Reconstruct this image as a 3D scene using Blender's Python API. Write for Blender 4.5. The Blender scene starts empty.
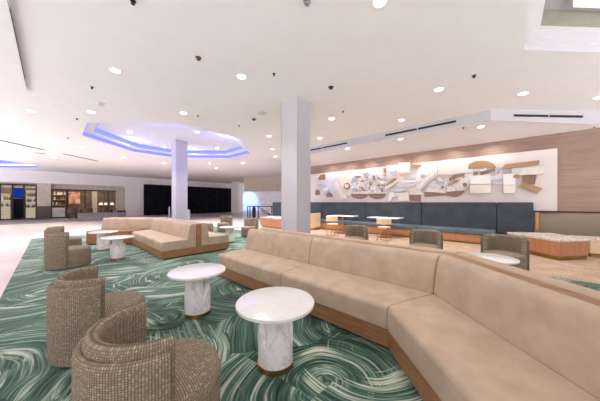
import bpy, bmesh, math, random
from mathutils import Vector, Matrix
random.seed(7)
PI = math.pi
C = bpy.context.scene.collection
F, HX, HY, H = 228.0, 300.0, 202.0, 1.35       # focal length in pixels, principal column, horizon row, eye height
RZ = math.radians(47.5)                        # the building grid is turned 47.5 degrees: local x = v (away right), local y = u (away left)
CV, SV = math.cos(RZ), math.sin(RZ)
CEIL = 3.76

def uv(u, v):                                  # grid -> world
    return (CV*v - SV*u, SV*v + CV*u)
def to_uv(x, y):
    return (-SV*x + CV*y, CV*x + SV*y)
def at(px, py, z):                             # measured point of a horizontal plane
    d = F*(z-H)/(HY-py)
    return ((px-HX)*d/F, d)
def on_v(px, py, v):                           # measured point of a wall plane of constant v -> (u, z)
    t = (px-HX)/F
    y = v/(CV*t + SV)
    x = t*y
    return (-SV*x + CV*y, H + (HY-py)*y/F)

# ------------------------------------------------------------------ materials
class NT:
    def __init__(s, name, rough=.5, metal=0., spec=.5):
        s.m = bpy.data.materials.new(name); s.m.use_nodes = True
        s.t = s.m.node_tree; s.b = s.t.nodes['Principled BSDF']
        s.b.inputs['Roughness'].default_value = rough
        s.b.inputs['Metallic'].default_value = metal
        s.b.inputs['Specular IOR Level'].default_value = spec
    def n(s, typ, **kw):
        n = s.t.nodes.new(typ)
        for k, v in kw.items():
            if k.startswith('_'): setattr(n, k[1:], v)
            else: n.inputs[k].default_value = v
        return n
    def l(s, a, b): s.t.links.new(a, b)
    def math(s, op, a, b=None, c=None):
        n = s.t.nodes.new('ShaderNodeMath'); n.operation = op
        for i, x in enumerate((a, b, c)):
            if x is None: continue
            if isinstance(x, (int, float)): n.inputs[i].default_value = x
            else: s.l(x, n.inputs[i])
        return n.outputs[0]
    def vmath(s, op, a, b=None):
        n = s.t.nodes.new('ShaderNodeVectorMath'); n.operation = op
        for i, x in enumerate((a, b)):
            if x is None: continue
            if isinstance(x, tuple): n.inputs[i].default_value = x
            else: s.l(x, n.inputs[i])
        return n
    def scale(s, a, k):
        n = s.t.nodes.new('ShaderNodeVectorMath'); n.operation = 'SCALE'
        s.l(a, n.inputs[0]); n.inputs['Scale'].default_value = k
        return n.outputs[0]
    def comb(s, x, y, z=0.):
        n = s.t.nodes.new('ShaderNodeCombineXYZ')
        for i, q in enumerate((x, y, z)):
            if isinstance(q, (int, float)): n.inputs[i].default_value = q
            else: s.l(q, n.inputs[i])
        return n.outputs[0]
    def ramp(s, fac, stops, interp='LINEAR'):
        n = s.t.nodes.new('ShaderNodeValToRGB'); n.color_ramp.interpolation = interp
        e = n.color_ramp.elements
        while len(e) < len(stops): e.new(.5)
        for el, (p, c) in zip(e, stops): el.position = p; el.color = (*lin(c), 1)
        s.l(fac, n.inputs[0]); return n.outputs[0]
    def mix(s, fac, a, b):
        n = s.t.nodes.new('ShaderNodeMix'); n.data_type = 'RGBA'
        for i, x in ((0, fac), (6, a), (7, b)):
            if isinstance(x, (int, float)): n.inputs[i].default_value = x
            elif isinstance(x, tuple): n.inputs[i].default_value = (*lin(x), 1)
            else: s.l(x, n.inputs[i])
        return n.outputs[2]
    def obj(s): return s.n('ShaderNodeTexCoord').outputs['Object']
    def noise(s, vec, scale, detail=3., rough=.55, dist=0.):
        n = s.n('ShaderNodeTexNoise', Scale=scale, Detail=detail, Roughness=rough, Distortion=dist)
        s.l(vec, n.inputs['Vector']); return n.outputs['Fac']
    def color(s, c):
        if isinstance(c, tuple): s.b.inputs['Base Color'].default_value = (*lin(c), 1)
        else: s.l(c, s.b.inputs['Base Color'])
    def bump(s, h, strength=.3, dist=.01):
        n = s.n('ShaderNodeBump', Strength=strength, Distance=dist); s.l(h, n.inputs['Height'])
        s.l(n.outputs[0], s.b.inputs['Normal'])

def lin(c):                                    # sRGB 0-255 -> linear
    return tuple(((x/255+.055)/1.055)**2.4 if x > 10.3 else x/255/12.92 for x in c[:3])

def plain(name, c, rough=.5, metal=0., spec=.5, var=.05, vs=3.):
    t = NT(name, rough, metal, spec)
    v = t.noise(t.obj(), vs, 3.)
    a = tuple(max(0, x*(1-var)) for x in c); b = tuple(min(255, x*(1+var)) for x in c)
    t.color(t.ramp(v, [(.3, a), (.7, b)])); return t.m

def wood(name, c1, c2, stretch=(2., 40., 40.), rough=.42, spec=.4):
    t = NT(name, rough, 0, spec)
    v = t.vmath('MULTIPLY', t.obj(), stretch).outputs[0]
    n1 = t.noise(v, 1., 5., .6, .6)
    n2 = t.noise(t.obj(), 1.3, 2.)
    f = t.math('ADD', t.math('MULTIPLY', n1, .8), t.math('MULTIPLY', n2, .2))
    t.color(t.ramp(f, [(.32, c1), (.66, c2)])); t.bump(n1, .06, .004); return t.m

def emit(name, c, k):
    m = bpy.data.materials.new(name); m.use_nodes = True
    t = m.node_tree; t.nodes.clear()
    o = t.nodes.new('ShaderNodeOutputMaterial'); e = t.nodes.new('ShaderNodeEmission')
    e.inputs[0].default_value = (*lin(c), 1); e.inputs[1].default_value = k
    t.links.new(e.outputs[0], o.inputs[0]); return m

def marble(name, base, vein, amt=.5, rough=.22, scale=3.2):
    t = NT(name, rough, 0, .5)
    n = t.noise(t.obj(), scale, 6., .6, 1.6)
    v = t.math('ABSOLUTE', t.math('SUBTRACT', n, .5))
    cl = t.noise(t.obj(), 5., 3.)
    f = t.math('MULTIPLY', t.ramp(v, [(0., (255, 255, 255)), (.035, (0, 0, 0))]), cl)
    t.color(t.mix(t.math('MULTIPLY', f, amt*2), base, vein)); return t.m

def carpet():
    t = NT('carpet_weave', .95, 0, .1)
    t.b.inputs['Sheen Weight'].default_value = .25; t.b.inputs['Sheen Roughness'].default_value = .4
    o = t.obj()
    w = t.n('ShaderNodeTexNoise', Scale=1.3, Detail=2.); t.l(o, w.inputs['Vector'])
    P = t.vmath('ADD', o, t.scale(t.vmath('SUBTRACT', w.outputs['Color'], (.5, .5, .5)).outputs[0], .16)).outputs[0]
    def layer(seed, sc, off, fine):
        p = t.vmath('ADD', P, (seed*3.7, seed*1.9, 0.)).outputs[0]
        vo = t.n('ShaderNodeTexVoronoi', _voronoi_dimensions='2D', Scale=sc, Randomness=1.); t.l(p, vo.inputs['Vector'])
        cc = t.vmath('ADD', vo.outputs['Position'], t.scale(t.vmath('SUBTRACT', vo.outputs['Color'], (.5, .5, .5)).outputs[0], off)).outputs[0]
        d = t.vmath('SUBTRACT', p, cc).outputs[0]
        sx = t.n('ShaderNodeSeparateXYZ'); t.l(d, sx.inputs[0])
        r = t.math('SQRT', t.math('ADD', t.math('MULTIPLY', sx.outputs[0], sx.outputs[0]), t.math('MULTIPLY', sx.outputs[1], sx.outputs[1])))
        a = t.math('ARCTAN2', sx.outputs[1], sx.outputs[0])
        rnd = t.n('ShaderNodeSeparateColor'); t.l(vo.outputs['Color'], rnd.inputs[0])
        k = t.math('MULTIPLY', rnd.outputs[0], 40.)
        broad = t.noise(t.comb(t.math('MULTIPLY', r, 8.), t.math('MULTIPLY', a, .45), k), 1., 2., .5)
        thin = t.noise(t.comb(t.math('MULTIPLY', r, fine), t.math('MULTIPLY', a, .8), k), 1., 2., .6)
        return broad, thin, rnd.outputs[1], r
    b1, f1, r1, rad1 = layer(1., .85, .7, 58.)
    b2, f2, r2, rad2 = layer(5., .55, .9, 64.)
    tone = lambda b, f, r: t.math('ADD', t.math('ADD', t.math('MULTIPLY', b, .52), t.math('MULTIPLY', f, .66)), t.math('MULTIPLY', t.math('SUBTRACT', r, .5), .06))
    stops = [(.42, (26, 34, 34)), (.49, (36, 56, 46)), (.57, (56, 86, 70)), (.64, (86, 114, 96)), (.695, (148, 160, 142)), (.75, (188, 188, 172))]
    c1 = t.ramp(tone(b1, f1, r1), stops)
    c2 = t.ramp(tone(b2, f2, r2), stops)
    m = t.noise(o, .9, 2., .5, .4)
    mask = t.ramp(t.math('ADD', m, t.math('MULTIPLY', t.math('SUBTRACT', f2, .5), .35)), [(.47, (0, 0, 0)), (.51, (255, 255, 255))])
    t.color(t.mix(mask, c1, c2))
    t.bump(t.noise(o, 260., 2.), .25, .004)
    return t.m

def tweed(name, top=False):
    t = NT(name, .95, 0, .1)
    o = t.obj(); sx = t.n('ShaderNodeSeparateXYZ'); t.l(o, sx.inputs[0])
    if top: a, b = sx.outputs[0], sx.outputs[1]
    else:
        a = t.math('MULTIPLY', t.math('ARCTAN2', sx.outputs[1], sx.outputs[0]), .33); b = sx.outputs[2]
    ka, kb = 82., 95.
    A = t.math('MULTIPLY', a, ka); B = t.math('MULTIPLY', b, kb)
    ga = t.math('ABSOLUTE', t.math('SINE', t.math('MULTIPLY', A, PI)))
    gb = t.math('ABSOLUTE', t.math('SINE', t.math('MULTIPLY', B, PI)))
    h = t.math('MULTIPLY', t.math('POWER', ga, .9), t.math('POWER', gb, .6))
    wn = t.n('ShaderNodeTexWhiteNoise', _noise_dimensions='2D')
    t.l(t.comb(t.math('FLOOR', A), t.math('FLOOR', B)), wn.inputs['Vector'])
    base = t.ramp(wn.outputs['Value'], [(0., (138, 122, 104)), (.5, (150, 133, 114)), (.85, (164, 148, 127)), (1., (180, 166, 145))])
    t.color(t.mix(t.ramp(h, [(.15, (255, 255, 255)), (.6, (0, 0, 0))]), base, (102, 90, 79)))
    t.bump(h, .7, .006); return t.m

M = {}
def build_materials():
    M['ceiling'] = plain('ceiling_paint', (240, 236, 236), .9, 0, .2, .006)
    M['wallwhite'] = plain('white_wall_paint', (228, 220, 221), .85, 0, .25, .01)
    M['column'] = plain('column_paint', (188, 182, 188), .6, 0, .35, .01)
    M['olive'] = plain('olive_grey_paint', (138, 136, 122), .7)
    M['fascia'] = plain('lavender_grey_shaded_trim', (192, 187, 191), .85, 0, .2, .006)  # fascia colour darkened to offset the strong light on upright faces
    t = NT('cream_stone_floor', .32, 0, .4)
    o = t.obj(); n = t.noise(o, 1.2, 4.); g = t.noise(o, 14., 4.)
    f = t.math('ADD', t.math('MULTIPLY', n, .5), t.math('MULTIPLY', g, .5))
    t.color(t.ramp(f, [(.35, (184, 168, 163)), (.5, (194, 179, 175)), (.65, (202, 190, 187))])); M['floor'] = t.m
    M['carpet'] = carpet()
    M['tweed'] = tweed('woven_tweed'); M['tweed_top'] = tweed('woven_tweed_seat', True)
    t = NT('tan_suede', .75, 0, .25)
    o = t.obj(); n = t.noise(o, 5., 4., .6); n2 = t.noise(o, 130., 2.)
    t.color(t.ramp(n, [(.3, (164, 142, 122)), (.7, (182, 160, 139))])); t.bump(n2, .12, .003); M['suede'] = t.m
    M['oak'] = wood('oak_veneer', (116, 80, 52), (160, 116, 78), (30., 3., 60.))
    M['orangewood'] = wood('orange_oak_veneer', (158, 104, 70), (186, 128, 90), (22., 22., 2.5))
    M['wallwood'] = wood('pinkish_oak_panelling', (142, 114, 102), (164, 137, 123), (9., 1.6, 26.), .5)
    M['palewood'] = wood('pale_oak', (206, 172, 138), (226, 196, 164), (4., 20., 40.))
    M['dark'] = plain('dark_plinth', (34, 30, 28), .6)
    M['bronze'] = plain('bronze_metal', (184, 138, 98), .34, 1., .5, .08)
    M['brass'] = plain('brass_metal', (150, 122, 70), .32, 1., .5, .06)
    M['marble'] = marble('white_marble', (216, 211, 208), (176, 168, 164), .12)
    M['marble2'] = marble('veined_white_marble', (228, 224, 224), (150, 130, 118), .3, .25, 2.4)
    M['stone'] = marble('brown_veined_stone', (216, 206, 196), (140, 116, 100), 1., .25, 7.)
    t = NT('slate_blue_velvet', .8, 0, .2)
    t.color(t.ramp(t.noise(t.obj(), 3., 3.), [(.3, (58, 63, 71)), (.7, (72, 77, 85))])); M['blue'] = t.m
    t = NT('slate_blue_vinyl', .45, 0, .4)
    t.color(t.ramp(t.noise(t.obj(), 3., 3.), [(.3, (74, 86, 96)), (.7, (90, 103, 112))])); M['blue_seat'] = t.m
    t = NT('black_drape', .9, 0, .1)
    t.color(t.ramp(t.noise(t.obj(), 2., 2.), [(.3, (14, 14, 18)), (.7, (28, 28, 34))])); M['drape'] = t.m
    M['black'] = plain('black_metal', (26, 25, 26), .45, .3)
    M['white'] = plain('white_lacquer', (240, 238, 236), .5)
    M['silver'] = plain('silver_metal', (180, 178, 186), .35, .8)
    M['lamp'] = emit('lamp_lens', (255, 250, 240), 14.)
    M['ledblue'] = emit('blue_led', (142, 148, 255), 1.)
    M['ledcyan'] = emit('pale_blue_led', (140, 156, 255), 1.)
    M['panelwhite'] = emit('white_light_panel', (255, 252, 248), .9)
    t = NT('greenish_glass', .03, 0, .5)
    t.b.inputs['Transmission Weight'].default_value = .9; t.b.inputs['IOR'].default_value = 1.1
    t.color((232, 230, 218)); M['glass'] = t.m
    M['redsprinkler'] = plain('dark_red_metal', (110, 60, 50), .5)
    M['artpanel'] = plain('art_panel_paint', (216, 205, 203), .8, 0, .2, .015)
    M['artbrown'] = wood('art_walnut', (120, 90, 78), (152, 120, 104), (20., 20., 3.))
    M['artgold'] = wood('art_ochre_wood', (144, 112, 80), (176, 142, 106), (6., 30., 30.))
    M['artcream'] = plain('art_cream', (226, 216, 208), .7, 0, .3, .04)
    M['artwhite'] = plain('art_white', (236, 232, 232), .6, 0, .3, .02)
    M['artlav'] = plain('art_lavender_grey', (206, 202, 214), .7, 0, .3, .04)
    M['artblue'] = plain('art_blue_grey', (178, 182, 200), .7, 0, .3, .08)
    t = NT('art_printed_collage', .7, 0, .3)
    o = t.obj(); n = t.noise(o, 9., 3., .6, 1.)
    t.color(t.ramp(n, [(.3, (150, 140, 150)), (.42, (206, 202, 212)), (.5, (238, 234, 230)), (.62, (236, 228, 218)), (.7, (190, 166, 142))])); M['artprint'] = t.m
    M['beige'] = plain('beige_plaster', (192, 178, 160), .8)
    M['greystone'] = plain('grey_stone', (132, 124, 128), .6)
    M['wenge'] = plain('dark_brown_panel', (86, 70, 66), .6)
    M['shopback'] = plain('shop_back_wall', (120, 104, 90), .8, 0, .3, .2)
    M['brown'] = plain('brown_leather', (90, 66, 54), .6)
    M['bottle1'] = plain('green_bottle', (60, 80, 56), .2)
    M['bottle2'] = plain('amber_bottle', (150, 96, 48), .2)
    M['bottle3'] = plain('clear_bottle', (220, 216, 206), .2)
    M['screenblue'] = emit('blue_screen', (34, 62, 170), .55)
    M['shelfglow'] = emit('lit_shelf', (255, 240, 205), .35)
    M['lampglow'] = emit('lamp_shade_glow', (255, 236, 200), .9)
    M['poster'] = NT('warm_poster', .6).m
    t = NT('warm_poster_print', .6)
    t.color(t.ramp(t.noise(t.obj(), 1.6, 3., .6, .5), [(.3, (150, 60, 50)), (.45, (226, 140, 110)), (.55, (238, 214, 190)), (.7, (196, 178, 120))])); M['poster'] = t.m
    M['bluewall'] = plain('pale_wall', (232, 230, 236), .8)
build_materials()

# ------------------------------------------------------------------ mesh helpers
def box(bm, x0, x1, y0, y1, z0, z1):
    v = [bm.verts.new((x, y, z)) for z in (z0, z1) for (x, y) in ((x0, y0), (x1, y0), (x1, y1), (x0, y1))]
    for f in ((3, 2, 1, 0), (4, 5, 6, 7), (0, 1, 5, 4), (1, 2, 6, 5), (2, 3, 7, 6), (3, 0, 4, 7)):
        bm.faces.new([v[i] for i in f])
    return bm
def loft(bm, rings, closed=False):             # list of equally long vertex rings
    vs = [[bm.verts.new(p) for p in r] for r in rings]
    n = len(vs[0])
    for i in range(len(vs) - (0 if closed else 1)):
        a, b = vs[i], vs[(i+1) % len(vs)]
        for j in range(n):
            bm.faces.new((a[j], a[(j+1) % n], b[(j+1) % n], b[j]))
    if not closed:
        bm.faces.new(vs[0][::-1]); bm.faces.new(vs[-1])
    return bm
def prism(bm, poly, z0, z1):
    return loft(bm, [[(x, y, z0) for x, y in poly], [(x, y, z1) for x, y in poly]])
def lathe(bm, prof, n=48, cx=0., cy=0.):       # prof (r, z) bottom to top, closed by caps
    return loft(bm, [[(cx+r*math.cos(2*PI*k/n), cy+r*math.sin(2*PI*k/n), z) for k in range(n)] for r, z in prof])
def tube(bm, pts, r, n=8):
    pts = [Vector(p) for p in pts]; rings = []
    for i, p in enumerate(pts):
        d = (pts[min(i+1, len(pts)-1)] - pts[max(i-1, 0)]).normalized()
        a = d.orthogonal().normalized() if i == 0 else (a - d*a.dot(d)).normalized()
        b = d.cross(a)
        rings.append([p + r*(math.cos(2*PI*k/n)*a + math.sin(2*PI*k/n)*b) for k in range(n)])
    return loft(bm, rings)
def arcwall(bm, prof, a0, a1, n=40):           # profile (r, z) swept round the z axis between two angles
    return loft(bm, [[(r*math.cos(a), r*math.sin(a), z) for r, z in prof] for a in (a0+(a1-a0)*k/n for k in range(n+1))])
def obj(name, bm, mat, parent=None, smooth=None, bevel=0., seg=3, loc=(0, 0, 0), rz=0.):
    bmesh.ops.recalc_face_normals(bm, faces=bm.faces)
    me = bpy.data.meshes.new(name); bm.to_mesh(me); bm.free()
    me.materials.append(M[mat] if isinstance(mat, str) else mat)
    o = bpy.data.objects.new(name, me); C.objects.link(o)
    o.location = loc; o.rotation_euler = (0, 0, rz)
    if parent: o.parent = parent
    if bevel:
        b = o.modifiers.new('bevel', 'BEVEL'); b.width = bevel; b.segments = seg; b.limit_method = 'ANGLE'; b.angle_limit = math.radians(35)
        b.harden_normals = False
    if smooth is not None or bevel:
        for p in me.polygons: p.use_smooth = True
        me.set_sharp_from_angle(angle=math.radians(smooth or 35))
    return o
def thing(name, label, cat, loc=(0, 0, 0), rz=0., group=None):
    o = bpy.data.objects.new(name, None); C.objects.link(o); o.empty_display_size = .1
    o.location = loc; o.rotation_euler = (0, 0, rz); o['label'] = label; o['category'] = cat
    if group: o['group'] = group
    return o
def tag(o, label, cat, group=None):
    o['label'] = label; o['category'] = cat
    if group: o['group'] = group
    return o
def struct(name, bm, mat, loc=(0, 0, 0), rz=RZ, **k):
    o = obj(name, bm, mat, None, loc=loc, rz=rz, **k); o['kind'] = 'structure'; return o
def dup(root, loc, rz, label, group=None):
    r = root.copy(); C.objects.link(r); r.location = loc; r.rotation_euler = (0, 0, rz); r['label'] = label
    if group: r['group'] = group
    for ch in list(root.children):
        c = ch.copy(); C.objects.link(c); c.parent = r
        for g in ch.children:
            d = g.copy(); C.objects.link(d); d.parent = c
    return r
BM = bmesh.new
def poly_with_holes(bm, outer, holes, z):
    es = []
    for lp in [outer] + holes:
        vs = [bm.verts.new((x, y, z)) for x, y in lp]
        es += [bm.edges.new((vs[i], vs[(i+1) % len(vs)])) for i in range(len(vs))]
    bmesh.ops.triangle_fill(bm, edges=es, use_beauty=True, use_dissolve=False)
    return bm
def octo(uc, vc, a, h):                        # octagon, in local (v, u) order
    k = a - h                                  # straight half-length stays a-k
    pts = [(a, -h), (a, h), (h, a), (-h, a), (-a, h), (-a, -h), (-h, -a), (h, -a)]
    return [(vc+p[1], uc+p[0]) for p in pts]

# ------------------------------------------------------------------ setting
bm = BM(); box(bm, -5, 33, -5, 38.5, -.3, -.006); struct('floor', bm, 'floor')
t = NT('beige_terrazzo', .6, 0, .3)
o_ = t.obj(); f_ = t.math('ADD', t.math('MULTIPLY', t.noise(o_, 3., 4.), .4), t.math('MULTIPLY', t.noise(o_, 30., 3.), .6))
t.color(t.ramp(f_, [(.38, (140, 116, 97)), (.5, (166, 140, 120)), (.62, (182, 157, 137))])); M['terrazzo'] = t.m
bm = BM(); box(bm, 6.05, 10.2, -5, 6.6, -.05, -.002); struct('floor', bm, 'terrazzo')
T1, T2, T3 = (10.45, 3.7), (-3.13, 4.1), (23.8, -3.6)
A, HF = 2.95, .97
outer = [(-.35, -3.5), (-.35, 7.5), (-7.35, 14.5), (-7.35, 26.9), (16, 26.9), (16, 9.2), (10.1, 9.2), (7.73, 6.83), (7.73, .35), (9.98, -1.9), (9.98, -3.5)]
# the right tray is cut by the rear edge of the built ceiling, so the ceiling is carried on behind it
outer[0] = (-.35, -7.); outer[-1] = (9.98, -7.)
bm = BM(); poly_with_holes(bm, outer, [octo(*T1, A, HF), octo(*T2, A, HF), octo(*T3, A, HF)], CEIL)
o = struct('ceiling', bm, 'ceiling')
def tray(idx, ctr, a, h, steps, topmat='ceiling', last=None):
    # risers and undersides of the stepped recess as one shell
    bm = BM(); z = CEIL; loops = []
    loops.append([(x, y, z) for x, y in octo(*ctr, a, h)])
    for rise, inset in steps:
        z += rise; loops.append([(x, y, z) for x, y in octo(*ctr, a, h)])
        if inset:
            a2 = a - inset; h = h*a2/a; a = a2
            loops.append([(x, y, z) for x, y in octo(*ctr, a, h)])
    vs = [[bm.verts.new(p) for p in l] for l in loops]
    for q, (l1, l2) in enumerate(zip(vs, vs[1:])):
        for j in range(8): bm.faces.new((l1[j], l1[(j+1) % 8], l2[(j+1) % 8], l2[j])).material_index = 2*(q % 2)
    bm.faces.new(vs[-1])
    o = struct('trim_%d' % idx, bm, topmat)
    o.data.materials.append(M[last or topmat]); o.data.materials.append(M['ceiling'])
    if last:                                   # the innermost riser is painted differently
        for p in list(o.data.polygons)[-9:-1]: p.material_index = 1
    return a, h, z
a1, h1, z1 = tray(1, T1, A, HF, [(.17, .3), (.2, 0.)])
a2, h2, z2 = tray(2, T2, A, HF, [(.13, .075), (.135, .1), (.25, 0.)], 'fascia', 'olive')
a3, h3, z3 = tray(3, T3, A, HF, [(.25, .3), (.4, 0.)])
def led_ring(ctr, a, h, z0, z1, label, mat='ledblue'):
    bm = BM()
    o_, i_ = octo(*ctr, a-.004, h), octo(*ctr, a-.02, h*(a-.02)/a)
    rings = []
    for k in range(8):
        rings.append([(o_[k][0], o_[k][1], z0), (o_[k][0], o_[k][1], z1), (i_[k][0], i_[k][1], z1), (i_[k][0], i_[k][1], z0)])
    loft(bm, rings, True)
    return tag(obj('cove_light', bm, mat, rz=RZ), label, 'cove light')
led_ring(T1, A, HF, CEIL+.02, CEIL+.155, 'lower blue light band round the octagonal ceiling recess above the square far column')
led_ring(T1, A-.3, HF*(A-.3)/A, CEIL+.19, CEIL+.36, 'upper blue light band inside the octagonal ceiling recess above the far column', 'ledcyan')
led_ring(T3, A, HF, CEIL+.02, CEIL+.16, 'lower blue light band of the ceiling recess at the far left edge of the picture')
led_ring(T3, A-.3, HF*(A-.3)/A, CEIL+.27, CEIL+.63, 'upper blue light band of the ceiling recess at the far left edge of the picture', 'ledcyan')
# white light box hanging high in the right hand tray
bm = BM(); prism(bm, octo(*T2, 2.44, 1.05), z2-.08, z2-.01)
tag(obj('light_panel', bm, 'panelwhite', rz=RZ), 'flat white light panel inside the stepped ceiling recess at the top right corner', 'light panel')

# lower ceilings either side, with their upright fascias
SO = 3.48
def undersides(o):                             # the undersides are painted like the ceiling
    o.data.materials.append(M['ceiling'])
    for p in o.data.polygons:
        if p.normal.z < -.8: p.material_index = 1
def fascia_soffit(idx, pts, zlow):
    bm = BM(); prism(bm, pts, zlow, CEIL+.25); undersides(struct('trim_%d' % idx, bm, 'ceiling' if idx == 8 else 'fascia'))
fascia_soffit(4, [(7.73, 6.83), (7.73, .35), (8.56, .0), (8.56, 7.2)], SO)
bm = BM()                                      # sloping strip between the soffit and the panelled wall, and the end pieces
def hexa(bm, lo, hi): return loft(bm, [lo, hi])
hexa(bm, [(8.56, .0, SO), (8.56, 7.2, SO), (10.2, 8.9, 3.40), (10.2, -.9, 3.40)], [(8.56, .0, CEIL+.25), (8.56, 7.2, CEIL+.25), (10.2, 8.9, CEIL+.25), (10.2, -.9, CEIL+.25)])
struct('trim_5', bm, 'ceiling')
bm = BM()
hexa(bm, [(7.73, .35, SO), (8.56, 0, SO), (10.2, -.9, 3.40), (10.2, -7, 3.40), (9.98, -7, 3.41), (9.98, -1.9, 3.41)],
     [(7.73, .35, CEIL+.25), (8.56, 0, CEIL+.25), (10.2, -.9, CEIL+.25), (10.2, -7, CEIL+.25), (9.98, -7, CEIL+.25), (9.98, -1.9, CEIL+.25)])
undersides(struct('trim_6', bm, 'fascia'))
bm = BM()
hexa(bm, [(7.73, 6.83, SO), (10.1, 9.2, SO), (10.2, 9.2, SO), (10.2, 8.9, 3.40), (8.56, 7.2, SO)],
     [(7.73, 6.83, CEIL+.25), (10.1, 9.2, CEIL+.25), (10.2, 9.2, CEIL+.25), (10.2, 8.9, CEIL+.25), (8.56, 7.2, CEIL+.25)])
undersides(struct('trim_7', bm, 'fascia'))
fascia_soffit(8, [(-.35, -7), (-.35, 7.5), (-7.35, 14.5), (-7.35, -1)], CEIL-.05)

# panelled wall behind the banquette
bm = BM(); box(bm, 10.2, 10.4, -9, 9.4, 0, 4.0); struct('wall_right', bm, 'wallwood')

# far facade with two openings, curtain wall and end pier (plane u = 26.9)
FU = 26.9
def vat(px, u=FU):
    t = (px-HX)/F; y = u/(-SV*t + CV); return CV*t*y + SV*y
bm = BM()
vL, vP0, vP1, vR, vEnd = vat(-90), vat(37), vat(51), vat(126), vat(243)
box(bm, vL, vEnd, FU, FU+.35, 2.82, CEIL+.2)
box(bm, vR, vEnd, FU, FU+.35, 0, 2.82)
struct('wall_left', bm, 'wallwhite')
bm = BM(); box(bm, vP0, vP1, FU-.02, FU+.35, 1.02, 2.82); struct('trim_9', bm, 'beige')
bm = BM(); box(bm, vP0-.02, vP1+.02, FU-.05, FU+.35, 0, 1.02); struct('trim_10', bm, 'wenge')
bm = BM(); box(bm, vL, vR, FU+.36, FU+.5, 2.42, 2.82); box(bm, vat(117), vR, FU+.36, FU+.6, 0, 2.42); struct('trim_11', bm, 'beige')
bm = BM(); box(bm, vL, vR+.5, FU+3.6, FU+3.8, 0, 3.2); struct('wall_shop', bm, 'shopback')
bm = BM(); box(bm, vL, vR+.5, FU+.5, FU+3.6, 2.9, 3.0); struct('trim_12', bm, 'beige')
bm = BM(); box(bm, vL, vR, 22.1, FU+3.6, -.05, .01); struct('trim_13', bm, 'greystone')

# far right: end wall, its return and header
bm = BM(); box(bm, -8.2, -7.4, 27.2, 27.9, 0, CEIL+.1); struct('trim_14', bm, 'wallwhite', rz=0)
bm = BM(); box(bm, -9.6, 6, 37.5, 37.7, 0, 5); struct('wall_back', bm, 'bluewall', rz=0)
bm = BM(); box(bm, -12, 8.2, 22.9, 37.5, 4.0, 4.1); struct('trim_16', bm, 'ceiling', rz=0)
bm = BM(); box(bm, 6, 6.2, 24, 37.5, 0, 4); struct('trim_17', bm, 'bluewall', rz=0)
bm = BM(); box(bm, -5.45, 2.2, 22.3, 22.8, 2.42, CEIL+.1); struct('trim_15', bm, 'beige', rz=0)

# columns
def column(c, top, label):
    t = thing('column', label, 'column', (*uv(*c), .016), RZ)
    bm = BM(); s = .25
    pts = []
    nfl = 9
    for k in range(4):                         # faintly ribbed faces
        for i in range(nfl):
            x0 = -s + 2*s*(i+.06)/nfl; x1 = -s + 2*s*(i+.94)/nfl
            for x, d in ((x0, 0), (x1, 0), (x1+.012, .006)):
                p = (s-d, x); a = k*PI/2
                pts.append((p[0]*math.cos(a)-p[1]*math.sin(a), p[0]*math.sin(a)+p[1]*math.cos(a)))
    prism(bm, pts, .1, top); obj('shaft', bm, 'column', t)
    bm = BM(); box(bm, -s-.012, s+.012, -s-.012, s+.012, 0, .1); obj('base', bm, 'silver', t)
    return t
column((3.80, 4.0), CEIL, 'near white square column rising behind the long tan sofa to the flat ceiling')
column((11.2, 4.0), z1, 'far white square column rising into the middle of the blue lit ceiling recess')

# carpet
bm = BM(); box(bm, -.48, 6.05, -4.5, 12.8, -.006, .012)
tag(obj('carpet', bm, 'carpet', rz=RZ), 'large green and cream carpet patterned with sweeping brush strokes', 'carpet')

# ------------------------------------------------------------------ sofas
def miter(n1, n2):
    n1, n2 = Vector(n1), Vector(n2); return (n1+n2)/(1+n1.dot(n2))
def segpart(bm, prof, P, Q, mP, mQ, gap=.003):
    P, Q = Vector(P), Vector(Q); d = (Q-P).normalized()*gap; P = P+d; Q = Q-d
    return loft(bm, [[(*(p+m*s), z) for s, z in prof] for p, m in ((P, mP), (Q, mQ))])
def strip(bm, prof, pts, ms):
    return loft(bm, [[(*(Vector(p)+m*s), z) for s, z in prof] for p, m in zip(pts, ms)])
def rev(prof): return [(1.70-s, z) for s, z in prof][::-1]
SEAT = [(0., .207), (-.004, .30), (.004, .40), (.03, .425), (.30, .432), (.785, .425), (.785, .207)]
BACK = [(.572, .42), (.575, .45), (.602, .62), (.63, .75), (.652, .79), (.685, .808), (.745, .808), (.778, .795), (.785, .775), (.785, .42)]
RECT = lambda s0, s1, z0, z1: [(s0, z0), (s1, z0), (s1, z1), (s0, z1)]
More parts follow.
